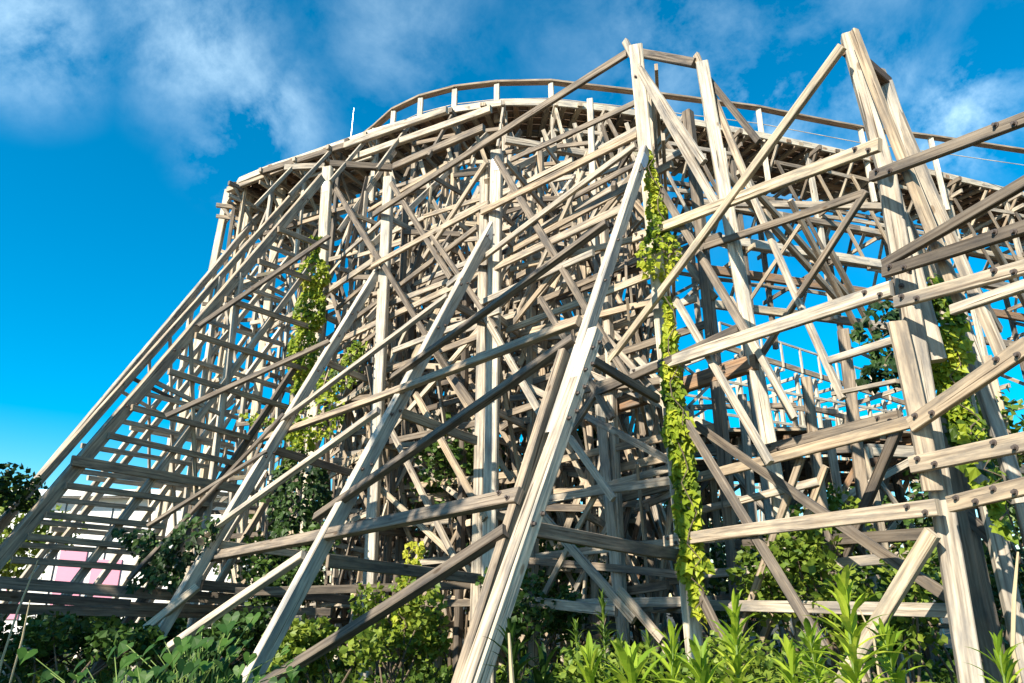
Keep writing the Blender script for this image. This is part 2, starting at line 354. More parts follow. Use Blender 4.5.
# bracing in the outer post plane and between the batter legs
for a in [
    ('F', 'ledger', 632, 56, 378, 216, 9), ('F', 'ledger', 642, 137, 486, 214, 10), ('F', 'ledger', 493, 205, 376, 268, 8), ('F', 'ledger', 378, 262, 250, 344, 7),
    ('F', 'ledger', 640, 148, 452, 287, 8), ('F', 'ledger', 627, 211, 330, 348, 9), ('F', 'ledger', 482, 229, 331, 340, 7),
    ('F', 'ledger', 887, 148, 640, 240, 14), ('F', 'ledger', 899, 291, 638, 376, 16), ('F', 'ledger', 946, 508, 672, 542, 16),
    ('F', 'ledger', 1040, 120, 880, 179, 13), ('F', 'ledger', 1040, 182, 893, 266, 12), ('F', 'ledger', 1040, 228, 893, 274, 14), ('F', 'ledger', 1040, 268, 905, 304, 15),
    ('F', 'ledger', 1040, 286, 962, 312, 12), ('F', 'ledger', 1040, 346, 921, 426, 19), ('F', 'ledger', 1040, 442, 921, 466, 20), ('F', 'ledger', 1040, 486, 960, 505, 18),
    ('F', 'diagonal_brace', 849, 50, 616, 361, 11), ('F', 'diagonal_brace', 630, 44, 725, 212, 9), ('F', 'diagonal_brace', 638, 60, 710, 165, 8),
    ('F', 'diagonal_brace', 852, 31, 960, 306, 10, .08, 'w', .45, -.02), ('F', 'diagonal_brace', 647, 160, 753, 335, 9), ('F', 'diagonal_brace', 682, 300, 778, 464, 9), ('F', 'diagonal_brace', 684, 408, 832, 648, 11),
    ('F', 'diagonal_brace', 942, 533, 846, 690, 17), ('G', 'diagonal_brace', 943, 487, 1000, 540, 12),
    ('F', 'diagonal_brace', 604, 388, 545, 480, 10), ('F', 'diagonal_brace', 560, 418, 619, 500, 9), ('F', 'diagonal_brace', 545, 300, 617, 420, 8),
    ('F', 'ledger', 598, 255, 480, 307, 9), ('F', 'ledger', 495, 597, 622, 611, 12), ('G', 'ledger', 935, 555, 700, 575, 11), ('G', 'ledger', 795, 592, 660, 606, 10),
    ('F', 'diagonal_brace', 500, 160, 562, 262, 9), ('F', 'diagonal_brace', 562, 262, 640, 392, 9), ('F', 'diagonal_brace', 490, 165, 428, 260, 7), ('F', 'diagonal_brace', 436, 238, 500, 330, 7),
    ('F', 'diagonal_brace', 395, 185, 455, 280, 7), ('F', 'diagonal_brace', 330, 175, 385, 265, 7), ('F', 'diagonal_brace', 388, 268, 452, 372, 7), ('F', 'diagonal_brace', 480, 300, 560, 440, 9),
    ('F', 'diagonal_brace', 420, 395, 490, 520, 9), ('F', 'diagonal_brace', 430, 340, 480, 410, 9), ('F', 'diagonal_brace', 395, 430, 460, 560, 8),
    ('F', 'diagonal_brace', 538, 505, 640, 620, 11), ('F', 'diagonal_brace', 690, 560, 740, 660, 12), ('F', 'diagonal_brace', 625, 590, 668, 640, 10),
    ('F', 'ledger', 745, 330, 600, 395, 10), ('F', 'ledger', 505, 312, 398, 352, 8),
]:
    tr(*a)
for a in [
    ('G', 'ledger', 870, 196, 668, 262, 9), ('G', 'ledger', 907, 417, 773, 450, 13), ('G', 'ledger', 825, 482, 700, 512, 9), ('G', 'ledger', 900, 342, 835, 362, 9),
    ('G', 'diagonal_brace', 873, 193, 764, 362, 8), ('G', 'diagonal_brace', 701, 57, 752, 182, 8), ('G', 'diagonal_brace', 706, 72, 764, 144, 7), ('G', 'diagonal_brace', 752, 182, 850, 400, 8),
    ('G', 'diagonal_brace', 887, 74, 1012, 362, 11), ('G', 'diagonal_brace', 895, 183, 960, 330, 9), ('G', 'diagonal_brace', 905, 430, 850, 560, 12),
    ('G', 'ledger', 673, 458, 610, 472, 11), ('G', 'ledger', 673, 487, 616, 502, 10), ('G', 'ledger', 673, 585, 620, 593, 11), ('G', 'ledger', 840, 395, 905, 382, 5),
    ('G', 'diagonal_brace', 735, 300, 800, 420, 9), ('G', 'ledger', 725, 238, 560, 300, 9), ('G', 'ledger', 700, 300, 560, 350, 9), ('G', 'diagonal_brace', 640, 205, 720, 300, 8),
]:
    tr(*a)
tr('G', 'cap_beam', 636, 54, 700, 66, 10, .16, 'w', .15)
timber(M, 'cap_beam', CAMP + pix(845, 48) * (5.75 / pix(845, 48).y), CAMP + pix(888, 84) * (6.4 / pix(888, 84).y), .17, .12, Vector((.5, -1, 0)), 'b', .2)
tr('G', 'stringer', 764, 363, 604, 412, 19, .16, 'b', .5)
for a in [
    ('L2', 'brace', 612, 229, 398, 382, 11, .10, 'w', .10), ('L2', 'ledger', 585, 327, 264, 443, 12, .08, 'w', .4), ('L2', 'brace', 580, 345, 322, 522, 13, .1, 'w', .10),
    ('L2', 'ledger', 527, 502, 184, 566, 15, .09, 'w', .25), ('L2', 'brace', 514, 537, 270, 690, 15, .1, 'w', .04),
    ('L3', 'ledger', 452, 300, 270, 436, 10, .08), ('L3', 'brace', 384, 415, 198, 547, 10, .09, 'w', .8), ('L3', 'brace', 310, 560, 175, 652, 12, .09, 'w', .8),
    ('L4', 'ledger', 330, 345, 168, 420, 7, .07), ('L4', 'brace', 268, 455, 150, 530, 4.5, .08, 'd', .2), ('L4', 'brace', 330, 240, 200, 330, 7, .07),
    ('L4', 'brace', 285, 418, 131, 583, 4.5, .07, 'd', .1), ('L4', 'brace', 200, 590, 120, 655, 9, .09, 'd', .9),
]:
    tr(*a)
for i in range(1, 6):
    for dep in (.45, 1.15):
        a, b = F[i] - D[i] * dep, F[i + 1] - D[i + 1] * dep; nn = seg_normal(a, b); h = 8.6 if i > 1 else 3.2
        for k in range(6):
            z = 1.0 + 1.45 * k + dep
            if z < h: timber(M, 'ledger', a + up * (z + random.uniform(-.1, .1)), b + up * z, .15, .06, nn, 'w')
            if z + 2 < h + .6 and (k + i) % 2: p_, q_ = (a, b) if k % 4 < 2 else (b, a); timber(M, 'diagonal_brace', p_ + up * z, q_ + up * (z + 2.1), .13, .05, nn, 'w')
        c = (a + b) / 2
        for k in range(3):
            if 1 + 2.6 * k + 2 < h: timber(M, 'diagonal_brace', (a if k % 2 else b) + up * (.7 + 2.6 * k) - nn * .1, c + up * (2.9 + 2.6 * k) - nn * .1, .11, .05, nn, 'w')
        if dep > 1: timber(M, 'post', a + up * h, a, .19, .17, nn, 'w'); timber(M, 'post', c + up * (h - 1), c, .16, .14, nn, 'w')
# transverse ledgers of the bents (from the batter leg back to the posts)
for a in [
    ('B2', 'transverse_ledger', 532, 527, 690, 556, 17), ('B2', 'transverse_ledger', 585, 350, 664, 398, 12),
    ('B3', 'transverse_ledger', 332, 561, 492, 580, 14), ('B3', 'transverse_ledger', 405, 412, 480, 440, 13), ('B3', 'transverse_ledger', 452, 300, 492, 322, 10),
    ('B4', 'transverse_ledger', 272, 448, 352, 472, 10), ('B4', 'transverse_ledger', 205, 585, 370, 602, 11),
    ('B4', 'transverse_ledger', 190, 540, 360, 560, 9), ('B4', 'transverse_ledger', 330, 362, 372, 380, 8),
]:
    tr(*a, off=-.08)
for j, (y0, x0, x1, sl) in enumerate([(230, 275, 325, .38), (262, 255, 325, .35), (300, 222, 318, .33), (336, 192, 305, .31), (372, 165, 300, .30), (408, 128, 245, .26), (436, 105, 240, .22), (461, 68, 250, .17), (486, 62, 205, .13), (515, 42, 160, .10), (537, 25, 150, .09), (560, 8, 150, .07)]):
    tr('B5', 'transverse_ledger', x0, y0, x1, y0 + (x1 - x0) * sl, 11 if j == 7 else 7, .07, 'w', .4, off=.1)
    tr('B6', 'transverse_ledger', x0 + 10, y0 - 15, x1 - 10, y0 - 15 + (x1 - x0 - 20) * sl, 5.5, .06, 'w', .8, off=.1)
    if j % 2 == 0: tr('B7', 'transverse_ledger', x0 + 22, y0 - 8, x1 + 20, y0 - 8 + (x1 - x0) * sl * .9, 5, .06, 'p', .8, off=.1)
# posts below the left batter legs
for i in (5, 6, 7):
    T, B = LEG[i]
    for sft in (1.3, 2.6, 3.9, 5.0):
        run = (B - T); run.z = 0; L_ = run.length
        if sft < L_ - 1: timber(M, 'batter_leg', T - up * (sft * T.z / L_), B - D[i] * sft, .15, .10, bent_n(i), 'w' if i == 5 else 'p')
    for k, f in enumerate((.3,)):
        p = T.lerp(B, f); timber(M, 'post', p, (p.x, p.y, 0), .15, .13, bent_n(i), 'p', random.uniform(.4, .9))
        if k < 2 or i > 5:
            q = T.lerp(B, min(.95, f + .24)); timber(M, 'sway_brace', (p.x, p.y, p.z * .62), q, .11, .05, bent_n(i), 'w')
            timber(M, 'sway_brace', (p.x, p.y, p.z * .25), T.lerp(B, f) * .4 + q * .6, .10, .05, bent_n(i), 'd' if i == 5 else 'w')
# low girts running along the feet of the left legs
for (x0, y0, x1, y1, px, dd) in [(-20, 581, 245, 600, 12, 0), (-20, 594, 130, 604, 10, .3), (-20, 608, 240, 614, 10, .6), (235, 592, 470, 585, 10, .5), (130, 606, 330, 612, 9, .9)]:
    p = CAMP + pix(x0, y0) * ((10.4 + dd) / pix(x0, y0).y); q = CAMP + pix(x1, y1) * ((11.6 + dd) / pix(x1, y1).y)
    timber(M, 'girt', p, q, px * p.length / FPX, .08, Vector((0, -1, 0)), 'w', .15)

# ---------------------------------------------------------------- the tall turn behind: arc of bents
TOP = 12.4 + CAMZ
ctrl = [(-8.3, 24.8), (-9.2, 22.3), (-8.75, 20.0), (-5.6, 18.2), (-3.0, 16.9), (-.1, 16.0), (3.6, 16.5), (9.5, 18.2), (16.9, 20.7), (26, 24)]
ctrl = [V2(*c) for c in ctrl]
def cat(P, t):
    i = int(min(max(t, 0), len(P) - 1.0001)); f = t - i
    p0, p1, p2, p3 = P[max(i - 1, 0)], P[i], P[i + 1], P[min(i + 2, len(P) - 1)]
    return .5 * ((2 * p1) + (p2 - p0) * f + (2 * p0 - 5 * p1 + 4 * p2 - p3) * f * f + (3 * p1 - p0 - 3 * p2 + p3) * f ** 3)
# resample by length
samp = [cat(ctrl, k / 60) for k in range(60 * (len(ctrl) - 1))]
cum = [0]
for a, b in zip(samp, samp[1:]): cum.append(cum[-1] + (b - a).length)
TOTAL = cum[-1]
def arc(s):
    s = min(max(s, 0), TOTAL - .01); lo = 0
    import bisect
    i = min(max(bisect.bisect_right(cum, s) - 1, 0), len(samp) - 2); f = (s - cum[i]) / max(1e-6, cum[i + 1] - cum[i])
    p = samp[i].lerp(samp[i + 1], f); j0, j1 = max(i - 12, 0), min(i + 13, len(samp) - 1); d = (samp[j1] - samp[j0]).normalized()
    n = Vector((d.y, -d.x, 0))        # outward: away from the inside of the turn
    return p, d, n
def arc_near(p): return min(range(len(samp)), key=lambda k: (samp[k] - p).length)

TK = 'coaster'
s = .3; bents = []
while s < TOTAL - .5:
    bents.append(s); s += 1.3
W = 2.5
for bi, s in enumerate(bents):
    p, d, n = arc(s); right = p.x > 4.6
    tw = .19
    major = bi % 2 == 0
    if right and not major: continue
    zb = 0
    if right and 5 < p.x < 10.5: zb = 8.6           # the right side is carried on long struts there: the sky shows below
    if p.x < -5: tw = .15
    timber(TK, 'post', p + up * (TOP - .1), p + up * zb, tw, tw * .85, n, 'p')
    q = p - n * W
    timber(TK, 'post', q + up * (TOP - .1), q + up * zb, tw, tw * .85, n, 'w')
    # bent ledgers and sway braces
    levels = [0.9 + 1.55 * k for k in range(9)]
    for k, z in enumerate(levels):
        if z < zb or z > TOP - .4: continue
        if p.x < -7.5 and k % 2: continue
        if k % 2 == bi % 2 or z > 9: timber(TK, 'transverse_ledger', p + n * .5 + up * z, q - n * .3 + up * z, .17, .06, d, 'w')
        if k < 8 and (k + bi) % 2 == 0: timber(TK, 'sway_brace', p + up * z, q + up * min(TOP, z + 1.9), .14, .05, d, 'w')
    timber(TK, 'cap_beam', p + n * .55 + up * (TOP - .2), q - n * .3 + up * (TOP - .2), .19, .12, d, 'w')
    # outer strut from high on the bent outwards
    if -7 < p.x and not right:
        timber(TK, 'outrigger', p + n * .3 + up * (TOP - .1), p + n * 1.7 + up * (TOP - 2.4), .14, .07, d, 'w')
for b0, b1 in zip(bents, bents[1:]):
    (p, d, n), (q, e, m) = arc(b0), arc(b1)
    right = q.x > 4.6
    for row, off in enumerate((0, -W)):
        a, b = p + n * off, q + m * off
        for k in range(9):
            z = 1.6 + 1.45 * k + .3 * row
            if z > TOP - .5: continue
            if right and z < 9.5: continue
            if random.random() < (.85 if p.x > -6.5 else .45): timber(TK, 'ledger', a + n * .13 + up * (z + random.uniform(-.08, .08)), b + m * .13 + up * z, .16, .06, n, 'w')
        for k in range(4 if not right else 1):
            z0 = .6 + 3.2 * k if not right else 10.2
            if (k + row) % 2: timber(TK, 'diagonal_brace', a - n * .1 + up * z0, b - m * .1 + up * min(TOP - .3, z0 + 3.0), .14, .05, n, 'w')
            else: timber(TK, 'diagonal_brace', a + n * .2 + up * min(TOP - .3, z0 + 3.0), b + m * .2 + up * z0, .14, .05, n, 'w')
# long struts carrying the right-hand half
for (x0, y0, Y0, x1, y1, Y1, px) in [(724, 172, 14.6, 838, 300, 17.5, 9), (738, 172, 14.6, 848, 296, 17.8, 8), (790, 200, 15, 858, 330, 17, 6), (830, 250, 15.5, 880, 345, 17, 6),
                                     (905, 215, 15.5, 960, 330, 18, 11), (930, 205, 15.5, 1000, 330, 18, 11), (800, 225, 15, 742, 312, 16, 4), (985, 230, 16, 1040, 330, 18, 10)]:
    p = CAMP + pix(x0, y0) * (Y0 / pix(x0, y0).y); q = CAMP + pix(x1, y1) * (Y1 / pix(x1, y1).y); w = px * 1.15 * 17 / FPX
    timber(TK, 'strut', p, q + (q - p) * 0, w, .14, Vector((0, -1, .3)), 'd' if px > 7 else 'w', .5)
    if px > 7: timber(TK, 'strut', q, (q.x + .6, q.y - .3, 3.4), w, .14, Vector((0, -1, 0)), 'd', .5) if False else None
# lower chords at the right: the heavy longitudinal beams under the deck
for (z, off, w, mt) in [(10.4, .2, .34, 'p'), (9.9, -.6, .34, 'b'), (8.7, -.2, .30, 'd'), (11.5, .1, .24, 'w'), (12.3, -1.2, .22, 'b')]:
    ss = [k for k in bents if arc(k)[0].x > 3.8]
    for a, b in zip(ss[::2], ss[2::2]):
        (p, d, n), (q, e, m) = arc(a), arc(b)
        timber(TK, 'stringer', p + n * off + up * (CAMZ + z - 1.5), q + m * off + up * (CAMZ + z - 1.5), w, .14, n, mt)
# ties, deck boards, handrail
s = .2
while s < TOTAL - .3:
    p, d, n = arc(s)
    timber(TK, 'track_tie', p + n * random.uniform(.12, .32) + up * (TOP + .02), p - n * (W + .2) + up * (TOP + .35), .10, .15, d, 'b' if random.random() < .35 else 'w'); s += .42
for b0, b1 in zip(bents, bents[2:]):
    (p, d, n), (q, e, m) = arc(b0), arc(b1)
    if p.x > 4.6 or p.x < -7: continue
    for off in (0, -W):
        for k in range(5):
            z = random.uniform(1, TOP - 3.4); zz = random.choice([2.4, -1.8, 1.6]); a, b = p + n * (off + .08), q + m * (off + .08)
            timber(TK, 'diagonal_brace', a + up * z, b + up * max(.3, min(TOP - .4, z + zz)), .10, .05, n, 'w')
for b0, b1 in zip(bents, bents[1:]):
    (p, d, n), (q, e, m) = arc(b0), arc(b1)
    timber(TK, 'rim_beam', p + n * .22 + up * (TOP + .05), q + m * .22 + up * (TOP + .05), .20, .06, n, 'p', .85)
    timber(TK, 'stringer', p - n * 1.2 + up * (TOP - .12), q - m * 1.2 + up * (TOP - .12), .24, .1, n, 'b')
    timber(TK, 'knee_brace', p + n * .35 + up * (TOP - .25), p - n * 1.3 + up * (TOP - 2.2), .13, .06, d, 'w')
    timber(TK, 'stringer', p - n * .5 + up * (TOP - 1.5), q - m * .5 + up * (TOP - 1.5), .18, .08, n, 'w')
def deck_strip(o0, o1, z0, z1, th, tint):
    mb = MB(); k = 0; s = 0.1; st = .6; prev = None
    while s < TOTAL - .7:
        (p, d, n), (q, e, m) = arc(s), arc(s + st)
        A, B_, C_, D_ = p + n * o0 + up * z0, p + n * o1 + up * z1, q + m * o1 + up * z1, q + m * o0 + up * z0
        i = len(mb.v); mb.v += [A, B_, C_, D_, A + up * th, B_ + up * th, C_ + up * th, D_ + up * th]
        u0, u1 = s, s + st; w = abs(o1 - o0)
        for f, uvs in (((0, 1, 2, 3), [(u0, 0), (u0, w), (u1, w), (u1, 0)]), ((7, 6, 5, 4), [(u1, 0), (u1, w), (u0, w), (u0, 0)]), ((0, 3, 7, 4), [(u0, 0), (u1, 0), (u1, th), (u0, th)]), ((1, 5, 6, 2), [(u0, 0), (u0, th), (u1, th), (u1, 0)])):
            mb.face(tuple(i + j for j in f), [(a + o0 * 7, b + o0 * 11) for a, b in uvs], tint)
        s += st
    return mb
deck_boards = [deck_strip(.08 - k * .36, .08 - k * .36 - .33, TOP + .10 + k * .05, TOP + .145 + k * .05, .045, random.uniform(.4, .9)) for k in range(8)]
hr = [(366, 134), (375, 127), (394, 110), (421, 97), (455, 88), (497, 83), (551, 82), (636, 92), (705, 101), (758, 108), (860, 128), (930, 137), (1050, 155)]
HZ = 13.6
hp = [CAMP + pix(x, y) * (HZ / pix(x, y).z) for x, y in hr]
hp = [Vector((-6.0, 20.4, HZ + CAMZ)), Vector((-5.3, 19.7, HZ + CAMZ))] + hp
for a, b in zip(hp, hp[1:]):
    d = (b - a).normalized(); timber(TK, 'handrail', a - d * .03, b + d * .03, .20, .07, up, 'w', .35)
    timber(TK, 'guard_wire', a - up * .55, b - up * .55, .018, .018, up, 'p', .9, bow=0)
for p in hp[2:]:
    timber(TK, 'handrail_post', p - up * .04, p - up * (1.3 if p.x < 6 else 2.6), .20, .11, Vector((-.3, -1, 0)), 'p', .8)
# timbers on the rim in front of the deck, seen rising along the curve
for (x0, y0, x1, y1, Z) in [(345, 146, 447, 110, 11.9), (350, 159, 491, 109, 11.4), (394, 167, 484, 128, 10.3), (262, 172, 345, 146, 12.2), (330, 164, 392, 168, 10.8), (505, 140, 592, 155, 10.2), (592, 155, 642, 128, 10.3),
                            (228, 190, 285, 168, 12.3), (285, 168, 325, 166, 11.9), (640, 150, 705, 158, 10.0), (735, 204, 892, 207, 9.6)]:
    p = CAMP + pix(x0, y0) * (Z / pix(x0, y0).z); q = CAMP + pix(x1, y1) * (Z / pix(x1, y1).z)
    timber(TK, 'rim_beam', p, q, .19, .12, Vector((0, -1, 0)), 'w')
for (x0, y0, x1, y1, Y) in [(249, 190, 221, 228, 21), (278, 179, 242, 223, 20.5), (324, 170, 240, 250, 19.5), (218, 250, 250, 262, 21), (228, 200, 262, 240, 21.5), (252, 190, 300, 250, 20.5)]:
    p = CAMP + pix(x0, y0) * (Y / pix(x0, y0).y); q = CAMP + pix(x1, y1) * (Y / pix(x1, y1).y)
    timber(TK, 'diagonal_brace', p, q, .15, .07, Vector((0, -1, 0)), 'w', .8)
for (x0, y0, x1, y1, Y) in [(229, 190, 207, 300, 21.0), (253, 181, 240, 260, 20.4), (284, 170, 277, 230, 19.6)]:
    post(x0, y0, x1, y1, Y, 9, .2, 'p', .95)

# intermediate rows between the outer posts and the turn: fills the heart of the trestle
rows = []
for i in range(2, 6):
    f = F[i]; k = arc_near(f + (-D[i]) * 4.5); a = samp[k]
    rows.append((f, a, i))
mid = []
for (f, a, i), (f2, a2, i2) in zip(rows, rows[1:]):
    mid.append((f, a, D[i], 8.8)); mid.append((f.lerp(f2, .35) - D[i] * .9, a.lerp(a2, .35), D[i], 8.0)); mid.append((f.lerp(f2, .68) - D[i] * .9, a.lerp(a2, .68), D[i], 8.4))
mid.append((rows[-1][0], rows[-1][1], D[5], 10.5))
NR = 5
grid = []
for bi, (f, a, d, h0) in enumerate(mid):
    col = []; tdir = (a - f).normalized(); bn = Vector((tdir.y, -tdir.x, 0))
    for r in range(1, NR):
        c = f.lerp(a, r / NR); h = h0 + (TOP - .8 - h0) * r / NR
        col.append((c, h))
        timber(M, 'post', c + up * h, c, .16, .14, bn, 'w') if (r + bi) % 2 else None
    grid.append(col)
    for k in range(7):
        z = 1.1 + 1.6 * k
        r0 = 0 if z < h0 - .2 else max(0.0, (z - h0) / (TOP - h0))
        if z < TOP - 1: timber(M, 'transverse_ledger', f.lerp(a, min(.9, r0)) + up * z + bn * .1, a + up * z + bn * .1, .16, .06, bn, 'w')
    timber(M, 'rafter', f + up * (h0 - .3) - bn * .12, a + up * (TOP - .6) - bn * .12, .17, .08, bn, 'w')
    timber(M, 'rafter', f + up * (h0 - 2.0) - bn * .12, a + up * (TOP - 2.3) - bn * .12, .15, .07, bn, 'w')
    for r in range(NR):
        c0, c1 = f.lerp(a, r / NR), f.lerp(a, (r + 1) / NR)
        for k in range(4):
            z = 1.0 + 2.5 * k + (r % 2) * 1.2
            if z + 2 > h0 + (TOP - h0) * r / NR + .8: continue
            if (r + k + bi) % 2: c0, c1 = c1, c0
            timber(M, 'sway_brace', c0 + up * z, c1 + up * (z + 2.3), .13, .05, bn, 'w')
for r in range(NR - 1):
    for k in range(9):
        z = 1.9 + 1.25 * k + .35 * r
        for g0 in range(r % 3, len(grid) - 2, 2):
            a, b = grid[g0][r], grid[min(g0 + 3, len(grid) - 1)][r]
            if z < min(a[1], b[1]) + .3: timber(M, 'ledger', a[0] + up * (z + random.uniform(-.12, .12)) + seg_normal(a[0], b[0]) * .22, b[0] + up * (z + random.uniform(-.5, .5)) + seg_normal(a[0], b[0]) * .22, .14, .06, seg_normal(a[0], b[0]), 'w')
for c0, c1 in zip(grid, grid[1:]):
    for r, ((a, ha), (b, hb)) in enumerate(zip(c0, c1)):
        dn = seg_normal(a, b)
        for k in range(8):
            z = 1.4 + 1.5 * k + .4 * r
            if z > min(ha, hb): continue
            if random.random() < .8: timber(M, 'ledger', a + up * z + dn * .12, b + up * (z + random.uniform(-.15, .15)) + dn * .12, .16, .06, dn, 'w')
        for k in range(5):
            z = .8 + 2.3 * k
            if z + 2.5 > min(ha, hb) + .6: continue
            p_, q_ = (a, b) if (k + r) % 2 else (b, a)
            timber(M, 'diagonal_brace', p_ + up * z, q_ + up * (z + 2.8), .14, .05, dn, 'w')
            timber(M, 'diagonal_brace', q_ + up * (z + .3) - dn * .12, p_ + up * (z + 2.6) - dn * .12, .11, .05, dn, 'w')
# inner rows on the right half, below the deck of the low track
for (x, y, h) in [(5.2, 11.6, 4.3), (7.2, 11.2, 4.0), (6.4, 9.2, 4.6), (2.3, 12.4, 4.6), (8.6, 13.0, 5), (.9, 13.2, 6.5), (2.9, 14.8, 7), (5.6, 14.6, 4.4), (4.3, 13.4, 4.4)]:
    timber(M, 'post', (x, y, h), (x, y, 0), .18, .15, Vector((-.4, -1, 0)), 'w')
for k in range(18):
    x, y = random.uniform(.2, 9), random.uniform(10.5, 16); z = random.uniform(.6, 3.6); a = random.choice([.32, -.55, .9, -.1]) + random.uniform(-.1, .1); L = random.uniform(1.8, 3.6)
    dz = random.choice([0, 0, 0, 1.5, -1.5])
    timber(M, 'ledger' if dz == 0 else 'diagonal_brace', (x, y, z), (x + L * math.cos(a), y + L * math.sin(a), max(.2, z + dz)), .16, .06, Vector((0, -1, 0)), random.choice(['w', 'w', 'b', 'd']))

base = empty('roller_coaster', (0, 12, 0))
tag(base, 'huge weathered timber roller coaster trestle with raking legs and curved deck on top', 'roller coaster')
for k, mb in enumerate(deck_boards): mb.build('deck_board', BROWN if k < 4 else WOOD, base, loc=(0, 16, TOP))
flush(M, base)

# ---------------------------------------------------------------- low track behind the right posts
LT = 'low'
lp = [V2(1.2, 14.6), V2(4.0, 13.6), V2(6.4, 13.4), V2(8.8, 14.2), V2(11.2, 16.0)]
LZ = CAMZ + 2.95
for a, b in zip(lp, lp[1:]):
    d = (b - a).normalized(); n = Vector((d.y, -d.x, 0)); L = (b - a).length; k = 0
    while k < L:
        c = a + d * k; timber(LT, 'track_tie', c + n * .4 + up * (LZ - .1), c - n * 2.9 + up * (LZ + .35), .10, .14, d, 'b'); k += .38
    for j in range(7):
        o = n * (.3 - j * .48); timber(LT, 'deck_board', a + o + up * (LZ + .02 + j * .066), b + o + up * (LZ + .02 + j * .066), .40, .045, up, 'b' if j % 2 else 'w', .4)
    for o in (.35, -1.2, -2.6):
        timber(LT, 'stringer', a + n * o + up * (LZ - .35), b + n * o + up * (LZ - .3), .30, .12, n, 'b' if o < 0 else 'w')
        timber(LT, 'post', a + n * o + up * (LZ - .3), a + n * o, .19, .17, n, 'w'); timber(LT, 'brace', a + n * o + up * .4, b + n * o + up * (LZ - .5), .14, .05, n, 'b')
        timber(LT, 'brace', b + n * (o - .1) + up * .4, a + n * (o - .1) + up * (LZ - .5), .14, .05, n, 'w')
    timber(LT, 'cross_beam', a + n * .6 + up * (LZ - .6), a - n * 3 + up * (LZ - .4), .2, .1, d, 'b')
    # guard rail
    timber(LT, 'handrail', a - n * 2.9 + up * (LZ + 1.35), b - n * 2.9 + up * (LZ + 1.35), .12, .06, n, 'w', .3)
    timber(LT, 'handrail', a - n * 2.9 + up * (LZ + .8), b - n * 2.9 + up * (LZ + .8), .08, .04, n, 'w', .3)
    for f in (0, .5): c = a.lerp(b, f); timber(LT, 'handrail_post', c - n * 2.9 + up * (LZ + .3), c - n * 2.9 + up * (LZ + 1.4), .12, .09, n, 'w', .4)
r2 = empty('low_track', (6, 14, 0)); tag(r2, 'low brown planked coaster track curving behind the vine covered right posts', 'coaster track')
flush(LT, r2)

# ---------------------------------------------------------------- far hill of the ride
FH = 'far'
def far_hill(th, A, B, zt, nb, width, bay):
    d = (B - A).normalized(); n = Vector((d.y, -d.x, 0)); pts = [A.lerp(B, k / (nb - 1)) for k in range(nb)]
    for k, p in enumerate(pts):
        h = zt(k / (nb - 1))
        for o in (0, -width): timber(th, 'post', p + n * o + up * h, p + n * o, .2, .2, n, 'p', .9)
        timber(th, 'cross_beam', p + n * .4 + up * (h - .2), p - n * (width + .4) + up * (h - .2), .2, .12, d, 'p')
        timber(th, 'handrail_post', p + n * .4 + up * (h - .1), p + n * .4 + up * (h + 1.1), .12, .1, n, 'p', .9)
        if k < nb - 1:
            q = pts[k + 1]; h2 = zt((k + 1) / (nb - 1))
            for o in (0, -width):
                z = bay
                while z < min(h, h2) - .3:
                    timber(th, 'ledger', p + n * (o + .1) + up * z, q + n * (o + .1) + up * z, .16, .08, n, 'p', .85); z += bay
                if o == 0 or k % 2: timber(th, 'diagonal_brace', p + n * o + up * (1 if k % 2 else h - 1), q + n * o + up * (h2 - 1 if k % 2 else 1), .15, .06, n, 'w')
            timber(th, 'track_deck', p + n * .3 + up * (h + .05), q + n * .3 + up * (h2 + .05), .35, .12, n, 'w', .4); timber(th, 'handrail', p + n * .4 + up * (h + 1.1), q + n * .4 + up * (h2 + 1.1), .1, .07, n, 'p')
far_hill(FH, V2(-10, 33), V2(8, 37), lambda f: 15.0 + 1.2 * math.sin(f * 5), 15, 3, 1.9)
r3 = empty('lattice_hill', (0, 36, 0)); tag(r3, 'bleached far lattice of the ride glimpsed through the middle of the near trestle', 'coaster hill')
flush(FH, r3)
far_hill('far2', V2(9, 30), V2(20, 36), lambda f: 12.0 - 1.0 * f, 11, 2.5, 1.5)
r4 = empty('descending_track', (14, 33, 0)); tag(r4, 'pale descending far track with thin handrail seen right of the vine post', 'coaster track')
flush('far2', r4)
mb = MB(); p = CAMP + pix(351, 139) * (19.5 / pix(351, 139).y); q = CAMP + pix(354, 108) * (19.5 / pix(354, 108).y); tube(mb, [p - up * .6, p, q], [.03, .022, .01], 6)
tag(mb.build('lightning_rod', GALV, loc=p), 'thin pale lightning rod standing up from the upper left rim of the coaster', 'lightning rod')

# ---------------------------------------------------------------- ground, backdrop
def gz(x, y): return .10 * noise.noise(Vector((x * .3, y * .3, 0))) 
mb = MB(); nx = 60
xs = [-400 + 800 * (k / nx) for k in range(nx + 1)]; xs = [math.copysign(abs(k / (nx / 2) - 1) ** 2.6 * 900, k - nx / 2) for k in range(nx + 1)]
for j in range(nx + 1):
    for i in range(nx + 1):
        x, y = xs[i], xs[j] + 10; mb.v.append(Vector((x, y, gz(x, y) if abs(x) < 40 and abs(y) < 50 else 0)))
for j in range(nx):
    for i in range(nx): k = j * (nx + 1) + i; mb.face((k, k + 1, k + nx + 2, k + nx + 1), [(0, 0)] * 4, .5)
tag(mb.build('ground', SOIL), kind='structure')

